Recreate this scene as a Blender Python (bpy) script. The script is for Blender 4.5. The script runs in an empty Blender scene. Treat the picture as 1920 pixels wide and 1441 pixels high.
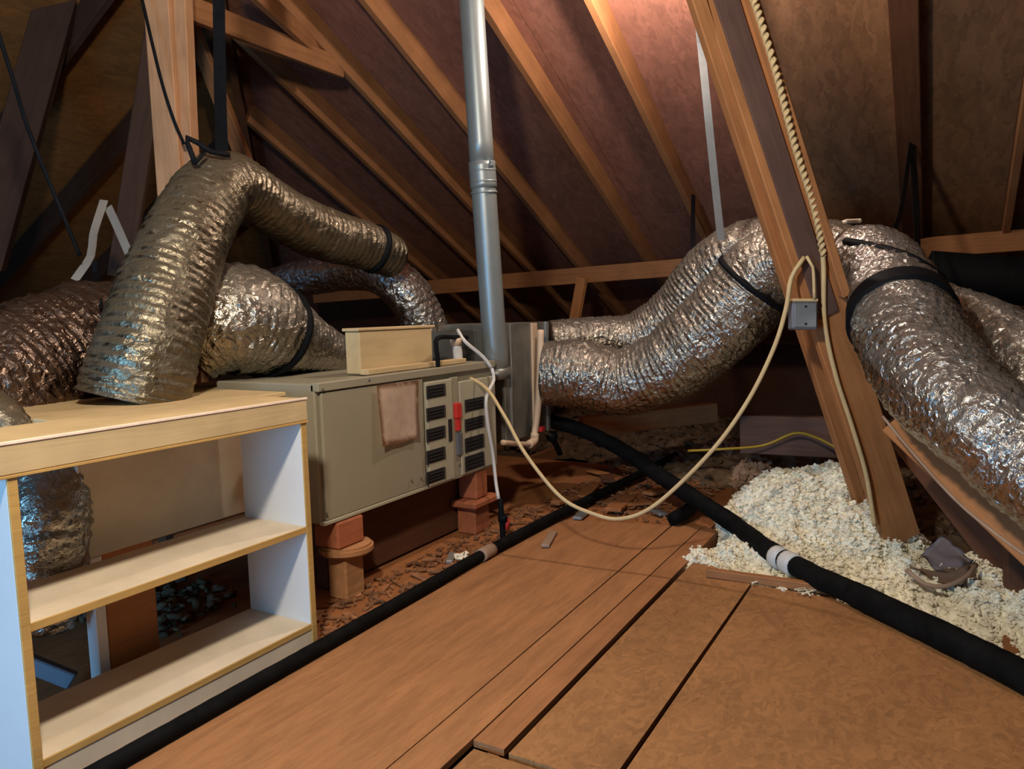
import bpy, bmesh, math, random
from mathutils import Vector, Matrix, noise
random.seed(7)
S = bpy.context.scene
COL = S.collection

# ------------------------------------------------------------------ camera
F = 1385.0; H = 1.1
YAW, PIT, ROLL = math.radians(30.3), math.radians(5.45), math.radians(1.5)
fw = Vector((math.cos(YAW)*math.cos(PIT), math.sin(YAW)*math.cos(PIT), -math.sin(PIT)))
r0 = Vector((math.sin(YAW), -math.cos(YAW), 0)); u0 = r0.cross(fw)
rt = r0*math.cos(ROLL) - u0*math.sin(ROLL); up = rt.cross(fw)
CAM = Vector((0, 0, H))
cd = bpy.data.cameras.new('camera'); cam = bpy.data.objects.new('camera', cd); COL.objects.link(cam)
M = Matrix((rt, up, -fw)).transposed().to_4x4(); M.translation = CAM
cam.matrix_world = M
cd.sensor_width = 36; cd.lens = F/1920*36; cd.clip_start = .02; cd.clip_end = 60
S.camera = cam

def P(px, py, D):            # survey point: sight line of the photo at a measured depth
    return CAM + (fw + rt*((px-960)/F) - up*((py-720.5)/F))*D
def PP(px, py, n, k):        # sight line met with a real plane n.p = k
    d = P(px, py, 1) - CAM; n = Vector(n)
    return CAM + d*((k-CAM.dot(n))/d.dot(n))

# ------------------------------------------------------------------ light
S.view_settings.view_transform = 'Standard'; S.view_settings.look = 'None'
S.view_settings.gamma = 1; S.view_settings.use_curve_mapping = False
S.view_settings.exposure = 1.2
w = bpy.data.worlds.new('world'); S.world = w; w.use_nodes = True
w.node_tree.nodes['Background'].inputs[0].default_value = (.55, .5, .5, 1)
w.node_tree.nodes['Background'].inputs[1].default_value = .026
def area(name, loc, target, size, energy, color, sy=None):
    l = bpy.data.lights.new(name, 'AREA'); l.energy = energy; l.color = color; l.size = size
    if sy: l.shape = 'RECTANGLE'; l.size_y = sy
    o = bpy.data.objects.new(name, l); COL.objects.link(o); o.location = loc
    o.rotation_euler = (Vector(target)-Vector(loc)).to_track_quat('-Z', 'Y').to_euler(); return o
def point(name, loc, energy, color, rad):
    l = bpy.data.lights.new(name, 'POINT'); l.energy = energy; l.color = color; l.shadow_soft_size = rad
    o = bpy.data.objects.new(name, l); COL.objects.link(o); o.location = loc; return o
BULB = P(1192, -52, 3.42)
point('bulb_light', BULB + Vector((-.02, 0, -.07)), 30, (1, .84, .72), .05)
point('work_light', (.42, .84, 2.2), 88, (1, .88, .72), .08)
area('hatch_daylight', (-1.7, 1.5, .75), (1.2, 1.9, .6), 1.3, 34, (.20, .56, 1), .9)

# ------------------------------------------------------------------ materials
def nt(name):
    m = bpy.data.materials.new(name); m.use_nodes = True
    t = m.node_tree; return m, t, t.nodes['Principled BSDF']
def lnk(t, a, b): t.links.new(a, b)
def coords(t, sc, world=False):
    tc = t.nodes.new('ShaderNodeTexCoord'); mp = t.nodes.new('ShaderNodeMapping')
    mp.inputs['Scale'].default_value = sc
    if world:
        g = t.nodes.new('ShaderNodeNewGeometry'); lnk(t, g.outputs['Position'], mp.inputs[0])
    else: lnk(t, tc.outputs['Object'], mp.inputs[0])
    return mp.outputs[0]
def noi(t, v, s, det=4, dist=0, rough=.6):
    n = t.nodes.new('ShaderNodeTexNoise'); n.inputs['Scale'].default_value = s
    n.inputs['Detail'].default_value = det; n.inputs['Distortion'].default_value = dist
    n.inputs['Roughness'].default_value = rough; lnk(t, v, n.inputs['Vector']); return n.outputs[0]
def ramp(t, f, stops):
    r = t.nodes.new('ShaderNodeValToRGB'); e = r.color_ramp.elements
    while len(e) < len(stops): e.new(.5)
    for i, (p, c) in enumerate(stops): e[i].position = p; e[i].color = (*c, 1)
    lnk(t, f, r.inputs[0]); return r.outputs[0]
def mix(t, f, a, b, mode='MIX'):
    m = t.nodes.new('ShaderNodeMix'); m.data_type = 'RGBA'; m.blend_type = mode
    if isinstance(f, float): m.inputs[0].default_value = f
    else: lnk(t, f, m.inputs[0])
    for i, x in ((6, a), (7, b)):
        if isinstance(x, tuple): m.inputs[i].default_value = (*x, 1)
        else: lnk(t, x, m.inputs[i])
    return m.outputs[2]
def bump(t, b, h, st, dist=.01):
    n = t.nodes.new('ShaderNodeBump'); n.inputs['Strength'].default_value = st; n.inputs['Distance'].default_value = dist
    lnk(t, h, n.inputs['Height']); lnk(t, n.outputs[0], b.inputs['Normal'])
def scl(c, k): return tuple(min(1, x*k) for x in c)
def wood(name, c, rough=.75, stretch=(1, 14, 14), contrast=.45, s=3.0):
    m, t, b = nt(name); v = coords(t, stretch)
    g = noi(t, v, s, 6, .8); g2 = noi(t, coords(t, (1.5, 1.5, 1.5)), 2.2, 3)
    col = ramp(t, g, [(.25, scl(c, 1-contrast)), (.5, c), (.78, scl(c, 1+contrast*.7))])
    col = mix(t, g2, scl(c, .6), col, 'MIX') if 0 else mix(t, .5, col, ramp(t, g2, [(.3, scl(c, .65)), (.7, scl(c, 1.25))]))
    lnk(t, col, b.inputs['Base Color']); b.inputs['Roughness'].default_value = rough
    b.inputs['Specular IOR Level'].default_value = .25
    bump(t, b, g, .35, .004); return m
def osb(name, c, rough=.8, s=22, con=.4, stretch=(1, 2.6, 1)):
    m, t, b = nt(name); v = coords(t, stretch)
    vo = t.nodes.new('ShaderNodeTexVoronoi'); vo.inputs['Scale'].default_value = s
    nn = t.nodes.new('ShaderNodeTexNoise'); nn.inputs['Scale'].default_value = 7; lnk(t, v, nn.inputs['Vector'])
    vm = t.nodes.new('ShaderNodeVectorMath'); vm.operation = 'MULTIPLY_ADD'; vm.inputs[1].default_value = (.22, .22, .22)
    lnk(t, nn.outputs['Color'], vm.inputs[0]); lnk(t, v, vm.inputs[2]); lnk(t, vm.outputs[0], vo.inputs['Vector'])
    sep = t.nodes.new('ShaderNodeSeparateColor'); lnk(t, vo.outputs['Color'], sep.inputs[0])
    f1 = ramp(t, sep.outputs[0], [(0, scl(c, 1-con)), (.5, c), (1, scl(c, 1+con))])
    g = noi(t, v, 45, 5, 1.5); g2 = noi(t, v, 2.2, 4, .6)
    f2 = ramp(t, g, [(.3, scl(c, .6)), (.55, c), (.75, scl(c, 1.35))])
    col = mix(t, .5, f1, f2); col = mix(t, .45, col, ramp(t, g2, [(.3, scl(c, .62)), (.65, scl(c, 1.25))]))
    lnk(t, col, b.inputs['Base Color']); b.inputs['Roughness'].default_value = rough
    b.inputs['Specular IOR Level'].default_value = .3
    bump(t, b, g, .4, .003); return m
def plain(name, c, rough=.6, metal=0, var=.15, s=12, bs=.1, spec=.4):
    m, t, b = nt(name); v = coords(t, (1, 1, 1)); g = noi(t, v, s, 5, .3)
    lnk(t, ramp(t, g, [(.3, scl(c, 1-var)), (.7, scl(c, 1+var))]), b.inputs['Base Color'])
    b.inputs['Roughness'].default_value = rough; b.inputs['Metallic'].default_value = metal
    b.inputs['Specular IOR Level'].default_value = spec
    if bs: bump(t, b, noi(t, v, s*8, 3), bs, .002)
    return m
def foil(name, c, rough=.3, bs=.7, dust=.5, dustc=(.2, .16, .11)):
    m, t, b = nt(name); v = coords(t, (1, 1, 1))
    n2 = noi(t, v, 6, 3, .5); nd = t.nodes.new('ShaderNodeTexNoise'); nd.inputs['Scale'].default_value = 18; lnk(t, v, nd.inputs['Vector'])
    va = t.nodes.new('ShaderNodeVectorMath'); va.operation = 'MULTIPLY_ADD'; va.inputs[1].default_value = (.05, .05, .05)
    lnk(t, nd.outputs['Color'], va.inputs[0]); lnk(t, v, va.inputs[2])
    vo = t.nodes.new('ShaderNodeTexVoronoi'); vo.inputs['Scale'].default_value = 34; lnk(t, va.outputs[0], vo.inputs['Vector'])
    n1m = t.nodes.new('ShaderNodeMath'); n1m.operation = 'ADD'; lnk(t, noi(t, v, 26, 4, 1.6, .55), n1m.inputs[0]); vs = t.nodes.new('ShaderNodeMath'); vs.operation = 'MULTIPLY'; vs.inputs[1].default_value = .5; lnk(t, vo.outputs[0], vs.inputs[0]); lnk(t, vs.outputs[0], n1m.inputs[1]); n1 = n1m.outputs[0]
    gz = t.nodes.new('ShaderNodeNewGeometry'); sx = t.nodes.new('ShaderNodeSeparateXYZ'); lnk(t, gz.outputs['True Normal'], sx.inputs[0])
    ad = t.nodes.new('ShaderNodeMath'); ad.operation = 'ADD'; lnk(t, sx.outputs[2], ad.inputs[0])
    sc = t.nodes.new('ShaderNodeMath'); sc.operation = 'MULTIPLY'; sc.inputs[1].default_value = .6; lnk(t, n2, sc.inputs[0]); lnk(t, sc.outputs[0], ad.inputs[1])
    d = ramp(t, ad.outputs[0], [(.15, (0, 0, 0)), (1.0, (dust, dust, dust))])      # dust settled on upward faces
    lnk(t, mix(t, d, c, dustc), b.inputs['Base Color'])
    inv = t.nodes.new('ShaderNodeMath'); inv.operation = 'MULTIPLY_ADD'; inv.inputs[1].default_value = -.85; inv.inputs[2].default_value = 1
    sp = t.nodes.new('ShaderNodeSeparateColor'); lnk(t, d, sp.inputs[0]); lnk(t, sp.outputs[0], inv.inputs[0]); lnk(t, inv.outputs[0], b.inputs['Metallic'])
    lnk(t, ramp(t, n2, [(.3, (rough*.7,)*3), (.7, (rough*1.5,)*3)]), b.inputs['Roughness'])
    bump(t, b, n1, bs, .012); return m

m_floor = osb('plywood_floor', (.37, .168, .066), .7, 11, .30, (1, 7, 1))
m_floor2 = osb('osb_floor', (.31, .148, .055), .72, 38, .5, (1, 1.5, 1))
m_rough = osb('rough_floor', (.33, .13, .045), .8, 16, .45)
m_plank = wood('floor_plank', (.34, .15, .06), .7)
m_roof = osb('roof_sheathing', (.25, .105, .07), .8, 15, .5, (1, 2.2, 1))
m_roof2 = osb('roof_sheathing_brown', (.27, .135, .065), .8, 13, .6, (1, 2.4, 1))
m_roof3 = osb('roof_sheathing_yellow', (.22, .095, .026), .8, 15, .5, (1, 2.2, 1))
m_rafter = wood('rafter_wood', (.30, .13, .052), .75)
m_strut = wood('strut_wood', (.40, .17, .062), .6)
m_strutd = wood('strut_wood_dark', (.11, .06, .045), .7)
m_post = wood('post_wood', (.42, .23, .12), .7)
m_dark = wood('dark_wood', (.12, .05, .025), .8)
m_vdark = wood('near_black_wood', (.055, .028, .018), .85)  # near-black tone of the left rafters and web boards
m_red = wood('reddish_block', (.36, .12, .055), .75)
m_blockw = wood('pale_block', (.42, .21, .095), .75)
m_edge = wood('shelf_edge_wood', (.50, .31, .10), .55, contrast=.25)
m_board = plain('shelf_board', (.64, .54, .40), .7, 0, .12, 5)
m_white = plain('shelf_white', (.66, .65, .63), .5, 0, .05, 3, .03)
m_foil = foil('duct_foil', (.40, .365, .31), .22, .8, .6, (.085, .07, .05))
m_foild = foil('duct_foil_dusty', (.21, .175, .12), .34, .5, .85, (.085, .066, .04))
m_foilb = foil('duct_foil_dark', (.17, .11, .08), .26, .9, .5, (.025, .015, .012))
m_foils = foil('duct_foil_bright', (.46, .44, .41), .20, 1.0, .4, (.08, .068, .05))
m_galv = plain('galvanised', (.40, .44, .46), .38, .75, .12, 9, .08)
m_galvd = plain('galvanised_dull', (.20, .20, .18), .45, .6, .3, 6, .1)
m_flue = plain('flue_metal', (.25, .28, .28), .40, .45, .07, 5, .05)
m_cab = plain('furnace_enamel', (.30, .275, .20), .5, 0, .06, 2, .02)
m_cabp = plain('furnace_enamel_light', (.40, .38, .28), .45, 0, .06, 2, .02)
m_black = plain('black_rubber', (.004, .0045, .006), .7, 0, .3, 20, .3, .12)
m_insul = plain('pipe_insulation', (.005, .005, .005), .8, 0, .5, 14, .6, .1)
m_card = wood('duct_board', (.55, .41, .22), .8, contrast=.2, s=2)
m_paper = plain('paper', (.85, .68, .55), .8, 0, .12, 18, .1)
m_pvc = plain('pvc_cream', (.60, .44, .30), .5, 0, .08, 6, .02)
m_whitep = plain('white_plastic', (.62, .62, .60), .45, 0, .08, 6, .02)
m_cable = plain('cream_cable', (.60, .44, .22), .55, 0, .1, 20, .05)
m_red2 = plain('red_plastic', (.55, .035, .03), .4, 0, .1, 8, 0)
m_fluff = plain('insulation_fluff', (.86, .80, .65), .95, 0, .22, 22, .6, .1)
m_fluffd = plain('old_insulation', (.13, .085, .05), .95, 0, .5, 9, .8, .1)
m_kraft = plain('kraft_paper', (.33, .22, .15), .7, 0, .2, 8, .3)
m_gray = plain('grey_box', (.16, .17, .20), .45, .3, .1, 8, .05)
m_plastic = plain('grey_plastic_sheet', (.36, .31, .33), .5, 0, .15, 6, .2)
m_yellow = plain('yellow_cable', (.45, .30, .03), .5, 0, .1, 10, 0)
m_slot = plain('vent_black', (.018, .016, .018), .6, 0, .2, 10, 0)
m_slot2 = plain('louvre_dark', (.022, .02, .022), .6, 0, .2, 10, 0)
m_debris = plain('wood_chips', (.24, .11, .05), .85, 0, .7, 14, .2)
m_trim = plain('silver_strap', (.45, .44, .40), .4, .6, .1, 8, .1)
mb, tb, bb = nt('bulb_glow'); bb.inputs['Emission Color'].default_value = (1, .8, .6, 1); bb.inputs['Emission Strength'].default_value = 25

# ------------------------------------------------------------------ builders
def tag(o, label, cat, group=None, kind=None):
    if label: o['label'] = label
    if cat: o['category'] = cat
    if group: o['group'] = group
    if kind: o['kind'] = kind
    return o
def mesh(name, bm, m, parent=None, smooth=False, mw=None):
    bmesh.ops.recalc_face_normals(bm, faces=bm.faces[:])
    me = bpy.data.meshes.new(name); bm.to_mesh(me); bm.free()
    if smooth:
        for p in me.polygons: p.use_smooth = True
    me.materials.append(m)
    o = bpy.data.objects.new(name, me); COL.objects.link(o)
    if mw is not None: o.matrix_world = mw
    if parent is not None:
        o.parent = parent; o.matrix_parent_inverse = parent.matrix_world.inverted()
    return o
def empty(name, loc=(0, 0, 0)):
    o = bpy.data.objects.new(name, None); COL.objects.link(o); o.location = loc
    o.matrix_world = Matrix.Translation(Vector(loc)); return o
def thing(name, loc, label, cat, group=None):
    return tag(empty(name, loc), label, cat, group)
def cube(bm, c, d, R=None, bev=0):
    g = bmesh.ops.create_cube(bm, size=1)['verts']
    for v in g:
        p = Vector((v.co.x*d[0], v.co.y*d[1], v.co.z*d[2]))
        v.co = Vector(c) + (R @ p if R else p)
    if bev:
        es = list({e for v in g for e in v.link_edges})
        bmesh.ops.bevel(bm, geom=es, offset=bev, segments=1, affect='EDGES')
def box(name, x, y, z, m, parent=None, bev=.003):
    c = Vector(((x[0]+x[1])/2, (y[0]+y[1])/2, (z[0]+z[1])/2)); d = (abs(x[1]-x[0]), abs(y[1]-y[0]), abs(z[1]-z[0]))
    bm = bmesh.new(); cube(bm, (0, 0, 0), d, None, min(bev, min(d)*.3))
    return mesh(name, bm, m, parent, mw=Matrix.Translation(c))
def beam(name, p, q, w_, h_, m, parent=None, side=(0, 0, 1), bev=.004, warp=0):
    """lumber from p to q; h_ lies along `side`, w_ across it"""
    p, q = Vector(p), Vector(q); X = (q-p).normalized(); Z = Vector(side); Z = (Z - X*Z.dot(X)).normalized(); Y = Z.cross(X)
    bm = bmesh.new(); cube(bm, (0, 0, 0), ((q-p).length, w_, h_), None, min(bev, w_*.25, h_*.25))
    mw = Matrix((X, Y, Z)).transposed().to_4x4(); mw.translation = (p+q)/2
    return mesh(name, bm, m, parent, mw=mw)
def spline(pts, step):
    """Catmull-Rom through (x,y,z,r) rows, resampled every `step`"""
    pts = [list(p[0])+[p[1]] for p in pts]
    a = [[2*pts[0][k]-pts[1][k] for k in range(4)]] + pts + [[2*pts[-1][k]-pts[-2][k] for k in range(4)]]
    out = []
    for i in range(1, len(a)-2):
        p0, p1, p2, p3 = a[i-1:i+3]
        L = math.dist(p1[:3], p2[:3]); n = max(1, int(L/step))
        for j in range(n):
            t = j/n
            out.append([.5*(2*p1[k]+(p2[k]-p0[k])*t+(2*p0[k]-5*p1[k]+4*p2[k]-p3[k])*t*t+(3*p1[k]-p0[k]-3*p2[k]+p3[k])*t**3) for k in range(4)])
    out.append(pts[-1]); return out
def sweep(name, pts, m, parent=None, seg=12, step=.03, rib=0, pitch=.035, wr=0, cap=True, seed=0, flat=1.0):
    s = spline(pts, step); org = Vector(s[0][:3])
    bm = bmesh.new(); rings = []; N = None; acc = 0
    for i, q in enumerate(s):
        c = Vector(q[:3]); t = (Vector(s[min(i+1, len(s)-1)][:3])-Vector(s[max(i-1, 0)][:3])).normalized()
        if N is None: N = t.orthogonal().normalized()
        N = (N - t*N.dot(t)).normalized(); B = t.cross(N)
        if i: acc += (c-Vector(s[i-1][:3])).length
        ring = []
        for k in range(seg):
            a = 2*math.pi*k/seg; r = q[3]
            if rib or wr:
                tw = acc/pitch + k/seg
                r *= 1 + rib*(abs(math.sin(math.pi*tw))-.6)
                d = N*math.cos(a)+B*math.sin(a); pp = c + d*r
                ns = noise.noise(pp*11+Vector((seed, 0, 0))) + .8*noise.noise(Vector((acc*75, a*2.6*q[3]*11, seed*3.1))) + .5*noise.noise(pp*38)
                r *= 1 + wr*ns
            ring.append(bm.verts.new(c - org + (N*math.cos(a)+B*math.sin(a)*flat)*r))
        rings.append(ring)
    for a, b in zip(rings, rings[1:]):
        for k in range(seg): bm.faces.new((a[k], a[(k+1) % seg], b[(k+1) % seg], b[k]))
    if cap: bm.faces.new(rings[0][::-1]); bm.faces.new(rings[-1])
    return mesh(name, bm, m, parent, True, Matrix.Translation(org))
def tube(name, pts, r, m, parent=None, seg=10, step=.025, **k):
    return sweep(name, [(Vector(p), r) for p in pts], m, parent, seg, step, **k)
_b = bmesh.new(); bmesh.ops.create_icosphere(_b, subdivisions=1, radius=1)
ICO_V = [v.co.copy() for v in _b.verts]; ICO_F = [tuple(v.index for v in f.verts) for f in _b.faces]; _b.free()
def chunks(bm, n, fn, smin, smax, flat=1.0):
    V, Fc = [], []
    for i in range(n):
        c = Vector(fn()); s = random.uniform(smin, smax)
        R = Matrix.Rotation(random.uniform(0, 6.28), 3, 'Z') @ Matrix.Rotation(random.uniform(-.9, .9), 3, 'X')
        o = len(V); e = random.uniform(1, 1.5)
        for v in ICO_V:
            k = s*random.uniform(.45, 1.5); V.append(c + R @ Vector((v.x*k*e, v.y*k, v.z*k*flat)))
        Fc += [tuple(o+a for a in f) for f in ICO_F]
    me = bpy.data.meshes.new('tmp'); me.from_pydata(V, [], Fc); bm.from_mesh(me); bpy.data.meshes.remove(me)

# ------------------------------------------------------------------ setting: floor
floor = tag(empty('floor'), None, None, kind='structure')
def sheet(x, y, z, m, name='plywood_sheet'): return box(name, x, y, z, m, floor, .0015)
def poly_sheet(name, pts, z0, z1, m):
    c = Vector((sum(p[0] for p in pts)/len(pts), sum(p[1] for p in pts)/len(pts), z1)); bm = bmesh.new()
    a = [bm.verts.new((p[0]-c.x, p[1]-c.y, 0)) for p in pts]; b = [bm.verts.new((p[0]-c.x, p[1]-c.y, z0-z1)) for p in pts]
    bm.faces.new(a); bm.faces.new(b[::-1]); n = len(pts)
    for i in range(n): bm.faces.new((a[i], a[(i+1) % n], b[(i+1) % n], b[i]))
    return mesh(name, bm, m, floor, mw=Matrix.Translation(c))
T = -.018
poly_sheet('plywood_sheet', [(1.52, 1.153), (3.6, 1.180), (3.46, 1.738), (-.4, 1.738), (-.4, 1.153)], T, 0, m_floor)
poly_sheet('plank', [(-.4, 1.034), (1.51, 1.034), (3.64, 1.034), (3.61, 1.172), (1.52, 1.149), (-.4, 1.149)], T, .0, m_floor)
poly_sheet('plank', [(1.513, .936), (3.60, .942), (3.66, 1.028), (1.513, 1.028)], T, .001, m_plank)
poly_sheet('plywood_sheet', [(-.4, .645), (1.49, .645), (1.49, 1.012), (-.4, 1.012)], T-.008, -.006, m_floor2)
poly_sheet('plywood_sheet', [(1.506, .648), (2.96, .640), (3.15, .918), (1.506, .918)], T, 0, m_floor2)
poly_sheet('plywood_sheet', [(-.4, -1.5), (1.9, -1.5), (2.52, -.27), (2.93, .34), (2.945, .629), (-.4, .640)], T, .0, m_floor2)
sheet((-.4, 3.42), (1.744, 3.3), (T-.004, -.002), m_rough)
sheet((3.47, 4.9), (1.20, 3.2), (T-.006, -.006), m_rough)
sheet((3.66, 4.6), (1.0, 1.19), (T-.01, -.012), m_rough)
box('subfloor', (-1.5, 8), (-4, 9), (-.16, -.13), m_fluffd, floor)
for i, y in enumerate((-2.05, -1.45, -.85, -.22, .37, .97, 1.55, 2.2, 2.8, 3.5, 4.1, 4.8, 5.4)):
    beam('joist', (-1.4, y, -.077), (7.8, y, -.077), .04, .11, m_rafter, floor)
beam('joist', P(1325, 1072, 3.05)+Vector((0, 0, 0)), P(1575, 1107, 2.84), .035, .035, m_plank, floor)

# ------------------------------------------------------------------ setting: roof
SL, K1, K2 = .49, 4.48, 4.79        # main slope z = K1 - SL*x ; left slope z = K2 - SL*y
ceil = tag(empty('ceiling'), None, None, kind='structure')
def rz(x, y): return min(K1-SL*x, K2-SL*y)
TH = .16                             # rafters hang below the sheathing
HX = lambda y: y + (K1-K2)/SL        # x of the hip at y
def quad(name, pts, th, m):
    """sheathing panel lying on the slope; local axes follow the slope so the flakes lie in its plane"""
    pts = [Vector(p) for p in pts]; c = sum(pts, Vector())/len(pts)
    X = (pts[1]-pts[0]).normalized(); n = X.cross(pts[2]-pts[1]).normalized()
    if n.z < 0: n = -n
    Y = n.cross(X); mw = Matrix((X, Y, n)).transposed().to_4x4(); mw.translation = c; inv = mw.inverted()
    bm = bmesh.new(); a = [bm.verts.new(inv @ p) for p in pts]; b = [bm.verts.new(inv @ (p+n*th)) for p in pts]
    bm.faces.new(a); bm.faces.new(b[::-1])
    k = len(pts)
    for i in range(k): bm.faces.new((a[i], a[(i+1) % k], b[(i+1) % k], b[i]))
    return mesh(name, bm, m, ceil, mw=mw)
z1 = lambda x: K1+TH-SL*x
z2 = lambda y: K2+TH-SL*y
ys = [-4.0+1.22*i for i in range(11)]; xs = [-1.5, .9, 3.3, 5.7, 8.0]
for i in range(4):
    x0, x1 = xs[i]+.002, xs[i+1]-.002
    for j in range(10):
        y0, y1 = ys[j]+.002, ys[j+1]-.002
        # clip to the main slope: y <= x + d
        d = (K2-K1)/SL
        poly = [(x0, y0), (x1, y0), (x1, y1), (x0, y1)]
        out = []
        for a, b in zip(poly, poly[1:]+poly[:1]):
            fa, fb = a[1]-a[0]-d, b[1]-b[0]-d
            if fa <= 0: out.append(a)
            if fa*fb < 0:
                t = fa/(fa-fb); out.append((a[0]+(b[0]-a[0])*t, a[1]+(b[1]-a[1])*t))
        if len(out) > 2:
            area_ = abs(sum(out[k][0]*out[(k+1) % len(out)][1]-out[(k+1) % len(out)][0]*out[k][1] for k in range(len(out))))/2
            if area_ > .02: quad('sheathing_panel', [(x, y, z1(x)) for x, y in out], .015, m_roof2 if y1 < 1.0 else m_roof)
        out = []
        for a, b in zip(poly, poly[1:]+poly[:1]):
            fa, fb = -(a[1]-a[0]-d), -(b[1]-b[0]-d)
            if fa <= 0: out.append(a)
            if fa*fb < 0:
                t = fa/(fa-fb); out.append((a[0]+(b[0]-a[0])*t, a[1]+(b[1]-a[1])*t))
        if len(out) > 2:
            area_ = abs(sum(out[k][0]*out[(k+1) % len(out)][1]-out[(k+1) % len(out)][0]*out[k][1] for k in range(len(out))))/2
            if area_ > .02: quad('sheathing_panel', [(x, y, z2(y)) for x, y in out], .015, m_roof3)
ns1 = (SL, 0, 1)
for y in (-2.6, -2.0, -1.4, -.8, -.35, .2, 1.02, 1.62, 2.19, 2.84, 3.35, 3.87, 4.5, 5.1):
    x0 = max(-1.4, HX(y)+.06)
    beam('rafter', (x0, y, K1+TH/2-SL*x0), (7.9, y, K1+TH/2-SL*7.9), .13 if y == .2 else .045, TH-.01, m_dark if y == .2 else m_rafter, ceil, side=(SL, 0, 1))  # right-hand rafter widened and darkened to take in its shade and shadow
hx0, hx1 = -1.4, 7.5
beam('hip_rafter', (hx0, hx0+.633, K1+.07-SL*hx0), (hx1, hx1+.633, K1+.07-SL*hx1), .05, .2, m_dark, ceil)
for x in (1.0, 1.75, 2.55, 3.25, 4.0, 4.8):
    y0 = x+.633+.05
    beam('rafter', (x, y0, z2(y0)-TH/2), (x, 8.0, z2(8.0)-TH/2), .045, TH-.01, m_vdark, ceil, side=(0, SL, 1))
box('wall_far', (7.95, 8.05), (-4.2, 9), (-.15, 1.3), m_dark).__setitem__('kind', 'structure')
box('wall_left', (-1.5, 8), (8.1, 8.2), (-.15, 1.4), m_dark).__setitem__('kind', 'structure')

purlin = beam('purlin', (6.0, -3.2, 1.565), (6.0, 6.0, 1.345), .045, .14, m_rafter)
tag(purlin, 'long horizontal reddish wooden purlin across the far end under the rafters', 'beam')
br = beam('brace', P(1092, 520, 6.2), P(1070, 640, 6.35), .05, .09, m_strut)
tag(br, 'short wooden brace standing under the far purlin right of the flue', 'brace')

# bulb at the sheathing
t = thing('light_bulb', BULB, 'glowing bare light bulb hung close to the roof sheathing at the top', 'lamp')
bm = bmesh.new(); bmesh.ops.create_uvsphere(bm, u_segments=16, v_segments=10, radius=.03); mesh('glass_bulb', bm, mb, t, True, Matrix.Translation(BULB))
tube('socket', [BULB+Vector((0, 0, .028)), BULB+Vector((0, 0, .075))], .02, m_whitep, t, 14)
zz = z1(BULB.x)
tube('socket_base', [Vector((BULB.x, BULB.y, BULB.z+.072)), Vector((BULB.x, BULB.y, zz))], .035, m_whitep, t, 16)

# ------------------------------------------------------------------ big struts on the right
A, B = P(1362, 0, 2.52), P(1690, 1012, 3.25)
face = -fw
d_ = (B-A); A2 = A - d_*.62
t = thing('timber_strut', B, 'large sloping timber strut with light edges running from roof to insulation pile', 'strut')
wdir = d_.normalized().cross(face).normalized()     # across the face
wd = wdir if wdir.dot(rt) > 0 else -wdir
beam('web_board', A2, B, .165, .035, m_strut, t, side=face)
mid = A + d_*.50
beam('shade_strip', A2 + wd*-.01 - fw*.024, A+d_*.52 + wd*-.01 - fw*.024, .085, .012, m_strutd, t, side=face)  # dark strip standing in for the shaded middle of the strut face
beam('edge_board', A2 + wd*.068 - fw*.03, mid + wd*.068 - fw*.03, .035, .05, m_strut, t, side=face)
A3, B3 = P(1306, 0, 2.5), P(1592, 880, 3.42)
s2 = beam('timber_strut', A3-(B3-A3)*.62, B3+(B3-A3)*.13, .05, .05, m_strut, None, side=face)
tag(s2, 'narrow sloping timber batten along the left edge of the big strut', 'strut')
t = thing('junction_box', P(1506, 590, 2.8), 'small grey electrical junction box fixed to the sloping strut', 'box')
c = P(1505, 592, 2.83)
Rb = Matrix((rt, -fw.cross(rt), -fw)).transposed()
bm = bmesh.new(); cube(bm, (0, 0, 0), (.098, .105, .05), None, .006); mw = Rb.to_4x4(); mw.translation = c
mesh('box_body', bm, m_gray, t, mw=mw)
bm = bmesh.new(); cube(bm, (0, 0, 0), (.082, .088, .004), None, .001); mw = Rb.to_4x4(); mw.translation = c - fw*.027
mesh('cover_plate', bm, m_galv, t, mw=mw)
for s_ in (-1, 1):
    bm = bmesh.new(); bmesh.ops.create_cone(bm, cap_ends=True, segments=8, radius1=.004, radius2=.004, depth=.004); mw = Rb.to_4x4(); mw.translation = c - fw*.031 + up*.033*s_
    mesh('screw', bm, m_black, t, mw=mw)
bm = bmesh.new(); cube(bm, (0, 0, 0), (.1, .012, .055), None, .003); mw = Rb.to_4x4(); mw.translation = c + up*.058
mesh('top_clamp', bm, m_cable, t, mw=mw)

# cream cables
cab = [(835, 690, 3.70), (905, 722, 3.62), (945, 778, 3.50), (985, 850, 3.4), (1050, 930, 3.3), (1110, 962, 3.22), (1165, 972, 3.16), (1230, 945, 3.1), (1330, 850, 3.0), (1400, 755, 2.92), (1450, 655, 2.85), (1474, 578, 2.8), (1484, 520, 2.77), (1508, 482, 2.76)]
tag(tube('cable', [P(*p) for p in cab], .0085, m_cable, seg=8), 'long cream cable sagging in a loop from furnace to the strut junction box', 'cable')
cab = [(1512, 480, 2.76), (1524, 500, 2.77), (1527, 560, 2.80)]
tag(tube('cable', [P(*p) for p in cab], .006, m_cable, seg=8), 'short cream cable entering the top of the grey junction box', 'cable')
cab = [(1392, -40, 2.44), (1412, 0, 2.46), (1452, 130, 2.55), (1488, 270, 2.64), (1525, 390, 2.73), (1543, 480, 2.79), (1546, 600, 2.87), (1566, 700, 2.94), (1598, 800, 3.01), (1624, 890, 3.08), (1640, 985, 3.15)]
o = tube('rope', [P(*p) for p in cab], .0095, m_cable, seg=8); tag(o, 'twisted cream rope running down the right edge of the big strut', 'rope')
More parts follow.
